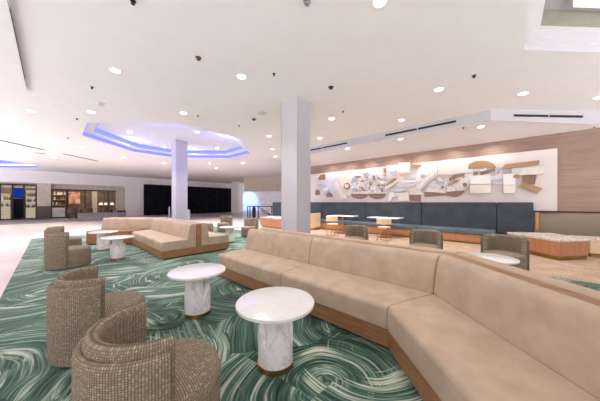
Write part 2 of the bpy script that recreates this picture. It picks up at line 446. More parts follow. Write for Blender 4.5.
def sofa(label, loc_uv, pts, cuts, block=None):
    """pts: three front-line points in local (v,u); cuts: per leg, the fractions where cushions part"""
    t = thing('sectional_sofa', label, 'sofa', (*uv(*loc_uv), 0), RZ)
    P = [Vector(p) for p in pts]
    d = [(P[1]-P[0]).normalized(), (P[2]-P[1]).normalized()]
    n = [Vector((-q.y, q.x)) for q in d]
    ms = [n[0], miter(n[0], n[1]), n[1]]
    def plain_strip(name, prof, mat, bevel=.004, a=None):
        bm = BM(); strip(bm, prof, P, ms); return obj(name, bm, mat, t, bevel=bevel, seg=2)
    plain_strip('plinth', RECT(.07, 1.63, 0.012, .05), 'dark')
    plain_strip('base', RECT(.012, 1.688, .045, .205), 'oak')
    plain_strip('divider_panel', RECT(.788, .912, .2, .79), 'oak')
    for leg in (0, 1):
        m0, m1 = ms[leg], ms[leg+1]
        fr = [0.] + cuts[leg] + [1.]
        for i in range(len(fr)-1):
            a, b = fr[i], fr[i+1]
            if block and (leg, i) == block:
                bm = BM(); segpart(bm, RECT(0.012, .5, .2, .44), P[leg].lerp(P[leg+1], a), P[leg].lerp(P[leg+1], b), m0 if a == 0 else n[leg], n[leg])
                obj('end_block', bm, 'oak', t, bevel=.004, seg=2)
                front = False
            else: front = True
            # end mitre only where the cushion meets the bend or the end
            ma = m0 if a == 0. else n[leg]; mb = m1 if b == 1. else n[leg]
            pa, pb = P[leg].lerp(P[leg+1], a), P[leg].lerp(P[leg+1], b)
            for side in (0, 1):
                if side == 0 and not front: prs = [('back_cushion', BACK)]
                else: prs = [('seat_cushion', SEAT), ('back_cushion', BACK)]
                for nm, pr in prs:
                    bm = BM(); segpart(bm, pr if side == 0 else rev(pr), pa, pb, ma, mb)
                    obj(nm, bm, 'suede', t, bevel=.016, seg=3)
    return t
s2 = math.sqrt(.5)
sofa('long tan back-to-back sofa in the right foreground, bent beside the camera', (0, 0),
     [(2.02, 3.85), (2.02, .80), (2.02-s2*2.1, .80-s2*2.1)], [[.54], []])
L = 1.38
sofa('smaller looking tan back-to-back sofa farther away in front of the far column', (0, 0),
     [(1.70-s2*L, 8.72+s2*L), (1.70, 8.72), (1.70, 5.84)], [[], [.5]], block=(0, 0))

# ------------------------------------------------------------------ barrel chairs
def barrel_chair(label, x, y, rz):
    t = thing('barrel_chair', label, 'chair', (x, y, 0.012), rz)   # opening towards local +x
    g = math.radians(92)
    shell = [(.27, .02), (.331, .02), (.334, .30), (.334, .615), (.327, .640), (.313, .648), (.298, .642), (.27, .62)]
    bm = BM(); arcwall(bm, shell, g*1.01, 2*PI-g*1.01, 56); obj('outer_shell', bm, 'tweed', t, bevel=.01, seg=2)
    pad = [(.228, .02), (.298, .02), (.301, .66), (.296, .682), (.281, .694), (.262, .695), (.244, .687), (.232, .67), (.228, .64)]
    bm = BM(); arcwall(bm, pad, g*.955, 2*PI-g*.955, 56); obj('inner_pad', bm, 'tweed', t, bevel=.012, seg=2)
    bm = BM(); lathe(bm, [(.296, .02), (.301, .06), (.302, .32), (.296, .352), (.281, .366)], 56, .05); obj('seat_drum', bm, 'tweed', t, smooth=40)
    bm = BM(); lathe(bm, [(.281, .356), (.293, .364), (.286, .380), (.256, .390), (.15, .394), (.02, .395)], 56, .05); obj('seat_cushion', bm, 'tweed_top', t, smooth=60)
    bm = BM(); lathe(bm, [(.25, 0), (.25, .03)], 40, .01); obj('base_disc', bm, 'dark', t, smooth=40)
    return t
OPEN = math.radians(46)
ch = barrel_chair('brown woven barrel chair nearest the camera, cut by the bottom edge of the picture', -.815, 1.285, OPEN)
def chair(label, x, y, deg, k=1.):
    c = dup(ch, (x, y, .012), math.radians(deg), label); c.scale = (k, k, 1); return c
chair('brown woven barrel chair second from the camera, behind the nearest one', -1.88, 2.14, 46)
chair('brown woven barrel chair third along the left row, side seam facing the camera', -4.82, 4.74, 44)
chair('brown woven barrel chair farthest in the left row, mostly hidden by its neighbour', -6.18, 5.95, 44)
chair('grey brown barrel chair by the blue banquette, second from right behind the long sofa', 2.80, 5.1, 227, 1.02)
chair('grey brown barrel chair at the right behind a white table, beside the wooden box', 3.86, 4.32, 227, 1.04)
chair('grey brown barrel chair just right of the near column, in front of the cafe chairs', 1.5, 6.15, 227)
chair('grey brown barrel chair standing right of the small distant marble table', -1.95, 8.9, 240)
chair('grey brown barrel chair in front of the right end of the black drape', -3.45, 10.5, 240)
o = thing('round_stool', 'low grey brown round stool peeping out behind the end of the far sofa', 'stool', (-3.95, 9.6, .012))
bm = BM(); lathe(bm, [(.27, .03), (.28, .06), (.28, .36), (.26, .40)], 40); obj('seat_drum', bm, 'tweed', o, smooth=40)
bm = BM(); lathe(bm, [(.26, .395), (.27, .41), (.24, .43), (.05, .44)], 40); obj('seat_cushion', bm, 'tweed_top', o, smooth=60)
bm = BM(); lathe(bm, [(.22, 0), (.22, .035)], 32); obj('base_disc', bm, 'dark', o, smooth=40)

# ------------------------------------------------------------------ marble side tables
def pedestal(bm):
    R, n = .143, 96; rings = []
    zs = [.045, .10] + [.15+.012*i for i in range(20)] + [.42, .50]
    for z in zs:
        ring = []
        for k in range(n):
            a = 2*PI*k/n
            q = (a + PI/4) % (PI/2) - PI/4
            sq = .101/math.cos(q)              # square shaft that dies into the round drum
            zt = .36 - .17*abs(q)/(PI/4)       # the drum's top edge follows the square's corners
            w = min(1, max(0, (z-zt+.005)/.012))
            r = R*(1-w) + min(sq, .165)*w
            ring.append((r*math.cos(a), r*math.sin(a), z))
        rings.append(ring)
    return loft(bm, rings)
def side_table(label, x, y, rz=.3):
    t = thing('side_table', label, 'table', (x, y, .012), rz)
    bm = BM(); lathe(bm, [(.308, .494), (.318, .498), (.320, .51), (.318, .520), (.311, .523)], 72); obj('tabletop', bm, 'marble', t, smooth=40)
    bm = BM(); pedestal(bm); obj('pedestal', bm, 'marble2', t, smooth=16)
    bm = BM(); lathe(bm, [(.138, 0), (.147, .004), (.147, .044), (.140, .048)], 56); obj('base_ring', bm, 'bronze', t, smooth=40)
    return t
tb = side_table('round white marble side table nearest the camera, in front of the long sofa', -.202, 1.886, .42)
def table(label, x, y, rz): return dup(tb, (x, y, .012), rz, label)
table('round white marble side table second from the camera, off the end of the long sofa', -1.228, 2.74, 0.)
table('round white marble side table before the far sofa seats, nearer of the pair there', -4.27, 5.35, .6)
table('round white marble side table against the far sofa end block, half hidden by its twin', -5.43, 6.30, .2)
table('small looking white marble side table in the distance beside the end of the far sofa', -2.33, 7.55, .8)
table('white marble side table before the rightmost barrel chair behind the sofa', 2.82, 3.38, .8)
table('white marble side table showing only its rim below the barrel chair behind the sofa', 1.95, 3.76, .8)

# ------------------------------------------------------------------ blue banquette along the panelled wall
t = thing('banquette', 'long slate blue upholstered banquette along the art wall', 'banquette', (*uv(5.4, 9.16), 0), RZ)
U0, U1 = -.55-5.4, 11.4-5.4
seams = [-.55, .295, 2.52, 4.86, 7.33, 9.6, 11.4]
bm = BM(); box(bm, .06, .95, U0+.7, U1-.02, 0, .06); obj('plinth', bm, 'brass', t)
bm = BM(); box(bm, .03, .97, U0+.65, U1, .06, .30); obj('base', bm, 'orangewood', t, bevel=.004)
for a, b in zip(seams, seams[1:]):
    a -= 5.4; b -= 5.4
    bm = BM(); box(bm, .60, .80, a+.006, b-.006, .335, 1.34); obj('back_cushion', bm, 'blue', t, bevel=.03)
    if b > U0+.9:
        bm = BM(); box(bm, 0, .62, max(a, U0+.65)+.004, b-.004, .30, .455); obj('seat_cushion', bm, 'blue_seat', t, bevel=.025)
bm = BM(); box(bm, .80, .97, U0, U1, .335, 1.30); obj('back_frame', bm, 'blue', t)

def planter(name, label, pts, h, toe='brass', top='stone', body='orangewood'):
    cx = sum(p[0] for p in pts)/4; cy = sum(p[1] for p in pts)/4
    t = thing(name, label, 'bench', (cx, cy, 0))
    q = [(x-cx, y-cy) for x, y in pts]
    sc = lambda k: [(x*k, y*k) for x, y in q]
    bm = BM(); prism(bm, sc(.94), 0, .09); obj('plinth', bm, toe, t)
    bm = BM(); prism(bm, sc(.985), .09, h-.055); obj('body', bm, body, t, bevel=.004, seg=2)
    bm = BM(); prism(bm, q, h-.055, h); obj('top_slab', bm, top, t, bevel=.008, seg=2)
    return t
planter('stone_topped_bench', 'low orange oak box with veined stone top beside the banquette end', [(5.92, 5.22), (6.8, 5.36), (7.08, 6.4), (5.98, 6.6)], .485)
planter('stone_topped_bench', 'low orange oak box with pale top at the far right edge of the picture', [(7.12, 5.6), (8.0, 5.2), (8.1, 5.75), (7.25, 6.15)], .46, body='palewood')
A_ = [uv(10.0, 7.7), uv(7.2, 7.7), uv(7.2, 8.95), uv(10.0, 8.95)]
planter('stone_topped_bench', 'low orange oak box seen left of the near column before the black railing', A_, .54)
t = thing('end_panel', 'tall pale oak panel closing the banquette right of the near column', 'panel', (*uv(7.02, 8.1), 0), RZ)
bm = BM(); box(bm, 0, 1.03, -.05, .05, .1, .80); obj('board', bm, 'palewood', t, bevel=.004)
bm = BM(); box(bm, .02, 1.01, -.035, .035, 0, .1); obj('plinth', bm, 'bronze', t)

# cafe tables and wooden chairs in front of the banquette
def cafe_table(label, x, y):
    t = thing('cafe_table', label, 'table', (x, y, 0), RZ)
    bm = BM(); box(bm, -.34, .34, -.58, .58, .735, .765); obj('tabletop', bm, 'marble', t, bevel=.012)
    bm = BM(); lathe(bm, [(.03, .02), (.03, .735)], 16); obj('stem', bm, 'bronze', t, smooth=40)
    bm = BM(); lathe(bm, [(.27, 0), (.27, .012), (.06, .03)], 32); obj('base_disc', bm, 'bronze', t, smooth=30)
    bm = BM(); box(bm, -.2, .2, -.03, .03, .715, .735); obj('top_bracket', bm, 'bronze', t)
    return t
cafe_table('pale rectangular cafe table before the banquette, nearer the column', 1.85, 9.9)
dup([o for o in C.objects if o.name == 'cafe_table'][0], (3.25, 8.72, 0), RZ, 'pale rectangular cafe table before the banquette, farther right from the column')
def cafe_chair(label, x, y, rz):
    t = thing('cafe_chair', label, 'chair', (x, y, 0), rz)
    bm = BM(); lathe(bm, [(.20, .44), (.215, .45), (.215, .475), (.19, .49), (.05, .495)], 32); obj('seat', bm, 'palewood', t, smooth=40)
    pr = [(.235, .58), (.255, .585), (.262, .77), (.245, .79), (.232, .77)]
    bm = BM(); arcwall(bm, pr, math.radians(95), math.radians(265), 24); obj('backrest', bm, 'palewood', t, bevel=.005, seg=2)
    for a in (50, 130, 230, 310):
        c_, s_ = math.cos(math.radians(a)), math.sin(math.radians(a))
        r1 = .245 if c_ < 0 else .18
        bm = BM(); tube(bm, [(.24*c_, .24*s_, 0), (.2*c_ if c_ > 0 else .235*c_, .2*s_ if c_ > 0 else .235*s_, .45)] + ([(.247*c_, .247*s_, .62)] if c_ < 0 else []), .012)
        obj('leg', bm, 'bronze', t, smooth=40)
    return t
c1 = cafe_chair('pale wooden cafe chair with curved back, nearer the column', 1.32, 9.2, RZ)
dup(c1, (2.95, 7.98, 0), RZ, 'pale wooden cafe chair with curved back, farther right from the column')

# glass guard rail right of the banquette
t = thing('guard_rail', 'glass guard rail with dark handrail and post before the panelled wall at right', 'railing', (*uv(-.62, 9.78), 0), RZ)
bm = BM(); box(bm, -.03, .03, -5.2, .06, 1.05, 1.09); obj('handrail', bm, 'black', t, bevel=.008)
for k in range(4):
    bm = BM(); box(bm, -.04, .04, -1.5*k-.04, -1.5*k+.04, 0, 1.05); obj('post', bm, 'bronze', t)
for k in range(3):
    bm = BM(); box(bm, -.006, .006, -1.5*k-1.45, -1.5*k-.06, .06, 1.0); obj('glass_pane', bm, 'glass', t)

# ------------------------------------------------------------------ wall relief
AV = 10.02
t = thing('wall_artwork', 'wide white wall relief of collaged wood, cream and lavender shapes above the banquette', 'artwork', (*uv(0, AV), 0), RZ)
uR = on_v(557.5, 180, AV)[0]
bm = BM(); box(bm, .02, .14, uR, 9.3, 1.08, 2.93); obj('backing_panel', bm, 'artpanel', t, bevel=.006, seg=2)
def piece(pts, crop, depth, stand, mat, name='relief_piece'):
    x0, y0, k = crop
    q = [on_v(x0+x/k, y0+y/k, AV) for x, y in pts]
    bm = BM()
    loft(bm, [[(.02-stand, u, z) for u, z in q], [(.02-stand-depth, u, z) for u, z in q]])
    return obj(name, bm, mat, t, bevel=.004, seg=1)
def ell(cx, cy, rx, ry, a0=0, a1=360, n=18):
    return [(cx+rx*math.cos(math.radians(a0+(a1-a0)*i/n)), cy+ry*math.sin(math.radians(a0+(a1-a0)*i/n))) for i in range(n if a1-a0 == 360 else n+1)]
cA, cB, cC = (310, 150, 6.667), (390, 145, 6.667), (450, 145, 5.4545)
PIECES = [
 (cA, [(56, 200), (60, 182), (74, 166), (104, 158), (100, 200)], .05, .03, 'artbrown'),
 (cA, [(38, 300), (38, 275), (50, 262), (64, 272), (64, 300)], .05, .03, 'artbrown'),
 (cA, ell(132, 314, 20, 32, 180, 360), .05, .03, 'artbrown'),
 (cA, [(105, 178), (180, 178), (235, 288), (125, 296), (80, 262)], .03, .0, 'artlav'),
 (cA, ell(82, 236, 24, 11), .07, .03, 'artblue'),
 (cA, ell(108, 262, 20, 9), .07, .03, 'artwhite'),
 (cA, [(96, 290), (130, 262), (140, 268), (104, 300)], .05, .05, 'artblue'),
 (cA, [(182, 172), (222, 166), (272, 160), (276, 300), (236, 306)], .03, .01, 'artcream'),
 (cA, [(168, 222), (186, 208), (250, 322), (215, 328)], .07, .03, 'artcream'),
 (cA, ell(250, 242, 21, 22), .06, .04, 'artbrown'),
 (cA, ell(250, 240, 14, 13), .06, .07, 'artcream'),
 (cA, [(272, 160), (390, 150), (510, 150), (512, 292), (275, 296)], .03, .005, 'artprint'),
 (cA, ell(330, 292, 60, 34, 0, 180), .04, .0, 'artbrown'),
 (cA, ell(448, 290, 60, 38, 0, 180), .04, .0, 'artbrown'),
 (cA, [(493, 122), (507, 120), (507, 172), (493, 174)], .06, .03, 'artgold'),
 (cA, [(305, 176), (335, 172), (337, 184), (308, 188)], .05, .04, 'artgold'),
 (cA, [(340, 205), (378, 196), (380, 206), (345, 216)], .05, .04, 'artgold'),
 (cA, [(280, 190), (300, 180), (306, 190), (290, 206)], .05, .04, 'artblue'),
 (cA, [(360, 152), (388, 148), (392, 178), (364, 182)], .05, .03, 'artblue'),
 (cA, [(330, 240), (352, 226), (392, 262), (372, 280)], .06, .04, 'artcream'),
 (cA, [(345, 250), (352, 244), (378, 270), (370, 276)], .04, .10, 'artgold'),
 (cA, [(400, 210), (420, 214), (400, 262), (384, 256)], .05, .05, 'artgold'),
 (cA, [(404, 170), (440, 160), (446, 190), (412, 196)], .05, .04, 'artlav'),
 (cA, ell(300, 266, 22, 14), .06, .03, 'artblue'),
 (cA, ell(420, 254, 26, 12), .06, .04, 'artwhite'),
 (cA, ell(480, 196, 26, 8), .06, .04, 'artblue'),
 (cA, ell(478, 216, 28, 8), .06, .04, 'artwhite'),
 (cA, ell(476, 236, 28, 8), .06, .04, 'artgold'),
 (cA, ell(476, 256, 28, 9), .06, .04, 'artblue'),
 (cA, [(500, 250), (592, 196), (600, 206), (512, 270)], .07, .05, 'artcream'),
 (cA, [(510, 232), (570, 186), (578, 196), (520, 244)], .06, .05, 'artgold'),
 (cA, [(512, 106), (592, 100), (594, 190), (516, 194)], .03, .01, 'artcream'),
 (cB, ell(26, 180, 22, 26), .10, .03, 'artlav'),
 (cB, ell(24, 166, 16, 12), .05, .10, 'artwhite'),
 (cB, [(58, 120), (134, 116), (136, 192), (64, 198)], .07, .02, 'artcream'),
 (cB, [(70, 128), (126, 126), (127, 180), (74, 186)], .02, .09, 'artwhite'),
 (cB, [(143, 126), (212, 132), (206, 148), (143, 152)], .05, .03, 'artgold'),
 (cB, [(60, 205), (186, 196), (210, 250), (180, 300), (40, 310)], .03, .0, 'artcream'),
 (cB, ell(134, 222, 38, 9), .08, .03, 'artlav'),
 (cB, ell(126, 243, 48, 9), .08, .03, 'artwhite'),
 (cB, ell(114, 268, 62, 12), .10, .03, 'artlav'),
 (cB, ell(60, 298, 46, 12), .10, .03, 'artlav'),
 (cB, [(0, 318), (26, 312), (34, 330), (34, 345), (18, 346), (10, 372), (-8, 372)], .07, .03, 'artwhite'),
 (cB, [(34, 322), (120, 316), (132, 374), (60, 376), (60, 342), (34, 346)], .06, .02, 'artcream'),
 (cB, [(190, 146), (316, 138), (312, 206), (196, 250), (170, 240)], .04, .01, 'artwhite'),
 (cB, [(200, 200), (226, 190), (240, 206), (214, 222)], .04, .05, 'artblue'),
 (cB, [(172, 282), (288, 164), (320, 200), (206, 306)], .10, .05, 'artcream'),
 (cB, [(186, 282), (288, 178), (304, 196), (204, 292)], .03, .15, 'artwhite'),
 (cB, [(135, 306), (200, 296), (228, 330), (136, 332)], .06, .01, 'artcream'),
 (cB, [(130, 332), (205, 332), (205, 376), (130, 372)], .04, .0, 'artbrown'),
 (cB, [(230, 314), (372, 308), (372, 336), (230, 346)], .04, .0, 'artbrown'),
 (cB, [(318, 126), (522, 118), (522, 182), (400, 200), (318, 196)], .06, .02, 'artcream'),
 (cB, [(232, 310), (272, 250), (330, 212), (374, 230), (370, 322)], .04, .01, 'artprint'),
 (cB, ell(338, 250, 30, 10), .05, .05, 'artblue'),
 (cB, ell(330, 272, 30, 10), .05, .05, 'artwhite'),
 (cB, [(374, 236), (505, 190), (530, 260), (500, 306), (376, 312)], .03, .01, 'artprint'),
 (cB, [(376, 312), (500, 302), (484, 326), (444, 346), (376, 338)], .05, .01, 'artbrown'),
 (cB, [(394, 224), (420, 206), (496, 192), (500, 204), (430, 226), (398, 240)], .06, .04, 'artbrown'),
 (cB, [(392, 256), (430, 236), (470, 230), (470, 242), (430, 256), (392, 276)], .06, .04, 'artgold'),
 (cB, ell(486, 258, 32, 28), .09, .03, 'artcream'),
 (cB, ell(502, 266, 14, 14), .04, .12, 'artbrown'),
 (cC, ell(174, 128, 78, 42, 180, 360), .05, .02, 'artgold'),
 (cC, [(96, 130), (285, 126), (288, 216), (120, 216), (80, 190)], .04, .01, 'artprint'),
 (cC, [(112, 168), (222, 166), (222, 214), (114, 216)], .10, .04, 'artwhite'),
 (cC, [(110, 220), (224, 216), (222, 262), (112, 264)], .12, .03, 'artcream'),
 (cC, [(160, 150), (246, 128), (248, 142), (170, 166)], .05, .06, 'artbrown'),
 (cC, ell(142, 156, 14, 10), .06, .06, 'artgold'),
 (cC, [(226, 190), (290, 182), (290, 206), (226, 212)], .06, .03, 'artblue'),
 (cC, [(256, 124), (286, 122), (286, 136), (256, 138)], .06, .05, 'artblue'),
 (cC, [(280, 128), (302, 106), (488, 84), (485, 106), (400, 118), (292, 134)], .05, .03, 'artgold'),
 (cC, [(334, 130), (516, 116), (516, 156), (390, 166), (334, 154)], .08, .02, 'artcream'),
 (cC, [(338, 130), (392, 127), (394, 150), (338, 152)], .04, .10, 'artlav'),
 (cC, [(288, 160), (360, 156), (356, 216), (292, 220)], .09, .03, 'artwhite'),
 (cC, [(292, 222), (358, 220), (354, 262), (292, 266)], .12, .03, 'artcream'),
 (cC, ell(362, 172, 18, 10), .06, .08, 'artgold'),
 (cC, [(394, 166), (474, 164), (462, 216), (396, 212)], .04, .01, 'artbrown'),
 (cC, [(372, 222), (402, 205), (505, 238), (476, 262)], .07, .05, 'artgold'),
]
rnd = random.Random(11)
for i in range(64):                            # the small shards scattered over the collage
    if i < 44: crop, cx, cy = cA, rnd.uniform(284, 505), rnd.uniform(160, 284)
    elif i < 54: crop, cx, cy = cB, rnd.uniform(290, 365), rnd.uniform(238, 305)
    else: crop, cx, cy = cC, rnd.uniform(100, 285), rnd.uniform(135, 165)
    a = rnd.uniform(0, 180); L1, W1 = rnd.uniform(7, 15), rnd.uniform(3, 6)
    ca, sa = math.cos(math.radians(a)), math.sin(math.radians(a))
    PIECES.append((crop, [(cx+p*ca-q*sa, cy+p*sa+q*ca) for p, q in ((-L1, -W1), (L1, -W1*.6), (L1*.8, W1), (-L1*.9, W1*.8))], .05, rnd.uniform(.04, .11),
                   rnd.choice(('artlav', 'artlav', 'artblue', 'artwhite', 'artwhite', 'artgold', 'artbrown', 'artcream'))))
for i, (crop, pts, dep, st, mat) in enumerate(PIECES):
    piece(pts, crop, dep*.8, st+.0005*(i % 5), mat)

# ------------------------------------------------------------------ ceiling fixtures
LIGHTS = []
def downlight(px, py, z, label, power, group=None):
    x, y = at(px, py, z); lamp_at(x, y, z, label, power*(.75 if y < 7 else 2.6), group)
def lamp_at(x, y, z, label, power, group=None):
    t = thing('downlight', label, 'downlight', (x, y, z), 0, group)
    bm = BM(); loft(bm, [[(r*math.cos(2*PI*k/24), r*math.sin(2*PI*k/24), zz) for k in range(24)] for r, zz in ((.075, -.001), (.095, -.001), (.09, -.01), (.075, -.008))], True)
    obj('trim_ring', bm, 'white', t, smooth=30)
    bm = BM(); lathe(bm, [(.074, -.0005), (.074, -.006)], 24); obj('lens', bm, 'lamp', t)
    if power:
        ld = bpy.data.lights.new('downlight_beam', 'SPOT'); ld.energy = power; ld.spot_size = math.radians(118); ld.spot_blend = .8
        ld.shadow_soft_size = .08; ld.color = (1., .965, .925)
        lo = bpy.data.objects.new('downlight_beam', ld); C.objects.link(lo); lo.location = (0, 0, -.03); lo.parent = t
P0 = 150
for px, py, lab in [
    (115.5, 70.5, 'recessed downlight nearest the upper left, alone in the flat ceiling'),
    (241.5, 76.5, 'recessed downlight in the flat ceiling left of the near column top'),
    (380, 1.5, 'recessed downlight cut by the top edge of the picture'),
    (439, 89.5, 'recessed downlight in the flat ceiling above the bend of the right fascia, left one'),
    (523, 93.5, 'recessed downlight just above the right slot diffuser'),
    (598.5, 97.5, 'recessed downlight cut by the right edge of the picture'),
    (332, 118.5, 'recessed downlight just right of the near column'),
    (401.5, 120, 'recessed downlight just above the middle slot diffuser'),
    (31.5, 111, 'recessed downlight near the left edge, nearer of two in line'),
    (33.5, 133.5, 'recessed downlight near the left edge, farther of two in line'),
    (91.5, 112, 'recessed downlight just in front of the left corner of the blue lit recess'),
    (183.5, 113, 'recessed downlight in front of the blue lit recess, above the far column'),
    (81.5, 146.5, 'recessed downlight below the left corner of the blue lit recess'),
    (124, 157.5, 'recessed downlight beyond the left side of the blue lit recess'),
    (164, 163, 'recessed downlight beyond the blue lit recess, just left of the far column'),
    (209.5, 163, 'recessed downlight beyond the blue lit recess, above the black drape'),
    (216, 168.5, 'recessed downlight farthest back, above the right part of the black drape'),
    (243, 163, 'recessed downlight beyond the right corner of the blue lit recess'),
    (269, 136, 'recessed downlight left of the near column, first of three in a row'),
    (272.5, 149, 'recessed downlight left of the near column, second of three in a row'),
    (275.5, 156.5, 'recessed downlight left of the near column, farthest of three in a row'),
    (7.5, 158.5, 'recessed downlight above the blue glow at the far left'),
    (55, 157.5, 'recessed downlight between the two left slot diffusers'),
    (320, 138, 'recessed downlight above the slot diffuser beside the near column')]:
    downlight(px, py, CEIL, lab, P0)
for px, py, lab in [(129.5, 132, 'left front'), (197, 132, 'right front'), (164.5, 147, 'left rear'), (217, 148, 'right rear')]:
    downlight(px, py, z1, 'recessed downlight in the %s of the octagonal ceiling recess' % lab, P0*.6)
for px, py, lab in [(481, 126.5, 'recessed downlight in the low soffit under the bend of the fascia'), (548, 128, 'recessed downlight in the low soffit at the far right, below the slot diffuser'),
                    (400.5, 139, 'recessed downlight in the low soffit below the middle slot diffuser'), (347.5, 148.5, 'recessed downlight in the low soffit nearest the column')]:
    downlight(px, py, SO, lab, P0*.5)
# wall washers hidden in the sloping strip light the relief
for k, u in enumerate((.4, 1.5, 2.6, 3.7, 4.8, 5.9, 7.0)):
    x, y = uv(u, 9.68); z = 3.40+.08*(10.2-9.68)/1.64
    ld = bpy.data.lights.new('wall_washer', 'SPOT'); ld.energy = 25; ld.spot_size = math.radians(150); ld.spot_blend = .9; ld.color = (1., .94, .87); ld.shadow_soft_size = .05
    lo = bpy.data.objects.new('wall_washer_beam', ld); C.objects.link(lo); lo.location = (x, y, z-.06); lo.rotation_euler = (math.radians(12), 0, RZ-PI/2)

def slot_on_fascia(pxa, pxb, pya, pyb, label):
    ua = on_v(pxa, pya, 7.73); ub = on_v(pxb, pyb, 7.73); z = .5*(ua[1]+ub[1])
    t = thing('slot_diffuser', label, 'air diffuser', (*uv(ub[0], 7.73), z), RZ)
    n = ua[0]-ub[0]
    bm = BM(); box(bm, -.012, -.001, 0, n, -.035, .035); obj('frame', bm, 'silver', t)
    for a, b in ((.02, n/2-.02), (n/2+.02, n-.02)):
        bm = BM(); box(bm, -.016, -.011, a, b, -.027, .027); obj('slot', bm, 'black', t)
slot_on_fascia(385, 457, 134.6, 122.3, 'black linear slot diffuser in the fascia above the middle of the banquette')
slot_on_fascia(300, 348, 153, 142.2, 'black linear slot diffuser in the fascia, partly hidden by the near column')
# the one on the diagonal fascia
dA, dB = uv(.35, 7.73), uv(-1.9, 9.98)
ang = math.atan2(dB[1]-dA[1], dB[0]-dA[0])
def on_diag(px):
    t_ = (px-HX)/F; dx, dy = dB[0]-dA[0], dB[1]-dA[1]
    k = (t_*dA[1]-dA[0])/(dx-t_*dy); return k*math.hypot(dx, dy)
k0, k1 = on_diag(513), on_diag(583)
t = thing('slot_diffuser', 'black linear slot diffuser in the slanting fascia at the right', 'air diffuser', (*dA, 3.61), ang)
bm = BM(); box(bm, k0, k1, -.012, -.001, -.035, .035); obj('frame', bm, 'silver', t)
for a, b in ((k0+.02, (k0+k1)/2-.02), ((k0+k1)/2+.02, k1-.02)):
    bm = BM(); box(bm, a, b, -.016, -.011, -.027, .027); obj('slot', bm, 'black', t)
# slots lying in the ceiling at the far left
def ceil_slot(pa, pb, label, w=.07, mat='black'):
    a, b = Vector(at(*pa, CEIL)), Vector(at(*pb, CEIL)); d = b-a
    t = thing('slot_diffuser', label, 'air diffuser', (*a, CEIL), math.atan2(d.y, d.x))
    bm = BM(); box(bm, 0, d.length, -w, w, -.012, -.001); obj('frame', bm, 'silver', t)
    bm = BM(); box(bm, .03, d.length-.03, -w+.02, w-.02, -.016, -.011); obj('slot', bm, mat, t)
ceil_slot((-6, 138.7), (45, 150), 'black linear slot diffuser in the ceiling reaching the left edge')
ceil_slot((63, 153.5), (98, 161), 'black linear slot diffuser in the ceiling left of the blue lit recess')
ceil_slot((35, 152.6), (46, 153.6), 'short grey air slot beside the left ceiling diffuser', .09)
# the thin slot in the left fascia
t = thing('slot_diffuser', 'thin black slot diffuser in the fascia at the upper left corner', 'air diffuser', (*uv(4.55, -.35), 3.736), RZ)
bm = BM(); box(bm, .001, .006, 0, 2.4, -.018, .018); obj('frame', bm, 'silver', t)
bm = BM(); box(bm, .006, .009, .02, 2.38, -.013, .013); obj('slot', bm, 'black', t)
def sprinkler(px, py, z, label, r=.035, mat='black'):
    x, y = at(px, py, z); t = thing('sprinkler_head', label, 'sprinkler', (x, y, z))
    bm = BM(); lathe(bm, [(r*1.5, -.001), (r*1.5, -.006), (r*.6, -.012), (r*.6, -.03), (r, -.034), (r, -.04)], 16); obj('body', bm, mat, t, smooth=40)
    return t
for px, py, z, lab, r, m in [
    (92, 87, CEIL, 'small dark sprinkler behind the upper left downlight', .035, 'black'),
    (77, 118.5, CEIL, 'small dark sprinkler left of the blue lit recess corner', .035, 'black'),
    (68, 137.5, CEIL, 'tiny dark sprinkler below the left corner of the blue lit recess', .035, 'black'),
    (198.5, 57.5, CEIL, 'dark reddish sprinkler in the ceiling before the left middle downlight', .05, 'redsprinkler'),
    (274, 73.5, CEIL, 'small dark sprinkler just left of the top of the near column', .03, 'black'),
    (331, 87, CEIL, 'largest dark ceiling sensor just right of the near column top', .06, 'black'),
    (343, 111, CEIL, 'small dark sprinkler near the downlight right of the near column', .03, 'black'),
    (474, 75.5, CEIL, 'dark sprinkler above the right hand fascia bend', .04, 'black'),
    (463.5, 127.5, SO, 'small dark sprinkler in the low soffit by the end of the middle slot', .03, 'black'),
    (594, 126.5, 3.42, 'small dark sprinkler in the soffit at the right edge', .03, 'black'),
    (198, 115.5, CEIL, 'small dark sprinkler right of the downlight above the far column', .03, 'black'),
    (254, 119, CEIL, 'flat reddish detector left of the near column', .07, 'redsprinkler'),
    (239, 125.5, CEIL, 'tiny dark sprinkler in front of the right end of the blue lit recess', .03, 'black'),
    (133, .8, CEIL, 'dark sprinkler cut by the top edge at the left', .035, 'black'),
    (307, 1.2, CEIL, 'grey ceiling sensor cut by the top edge near the centre', .05, 'silver')]:
    sprinkler(px, py, z, lab, r*.62, m)
def vent(px, py, label, w, h, slots):
    x, y = at(px, py, CEIL); t = thing('ceiling_vent', label, 'vent', (x, y, CEIL), RZ)
    bm = BM(); box(bm, -w, w, -h, h, -.008, -.001); obj('plate', bm, 'ceiling', t)
    for i in range(slots):
        bm = BM(); yy = -h + 2*h*(i+.5)/slots; box(bm, -w*.8, w*.8, yy-.02, yy+.02, -.012, -.007); obj('slot', bm, 'silver', t)
vent(101.5, 104, 'small grey ceiling grille in front of the left corner of the blue lit recess', .07, .16, 3)
vent(262, 113, 'small ceiling plate with two marks left of the near column top', .12, .12, 2)

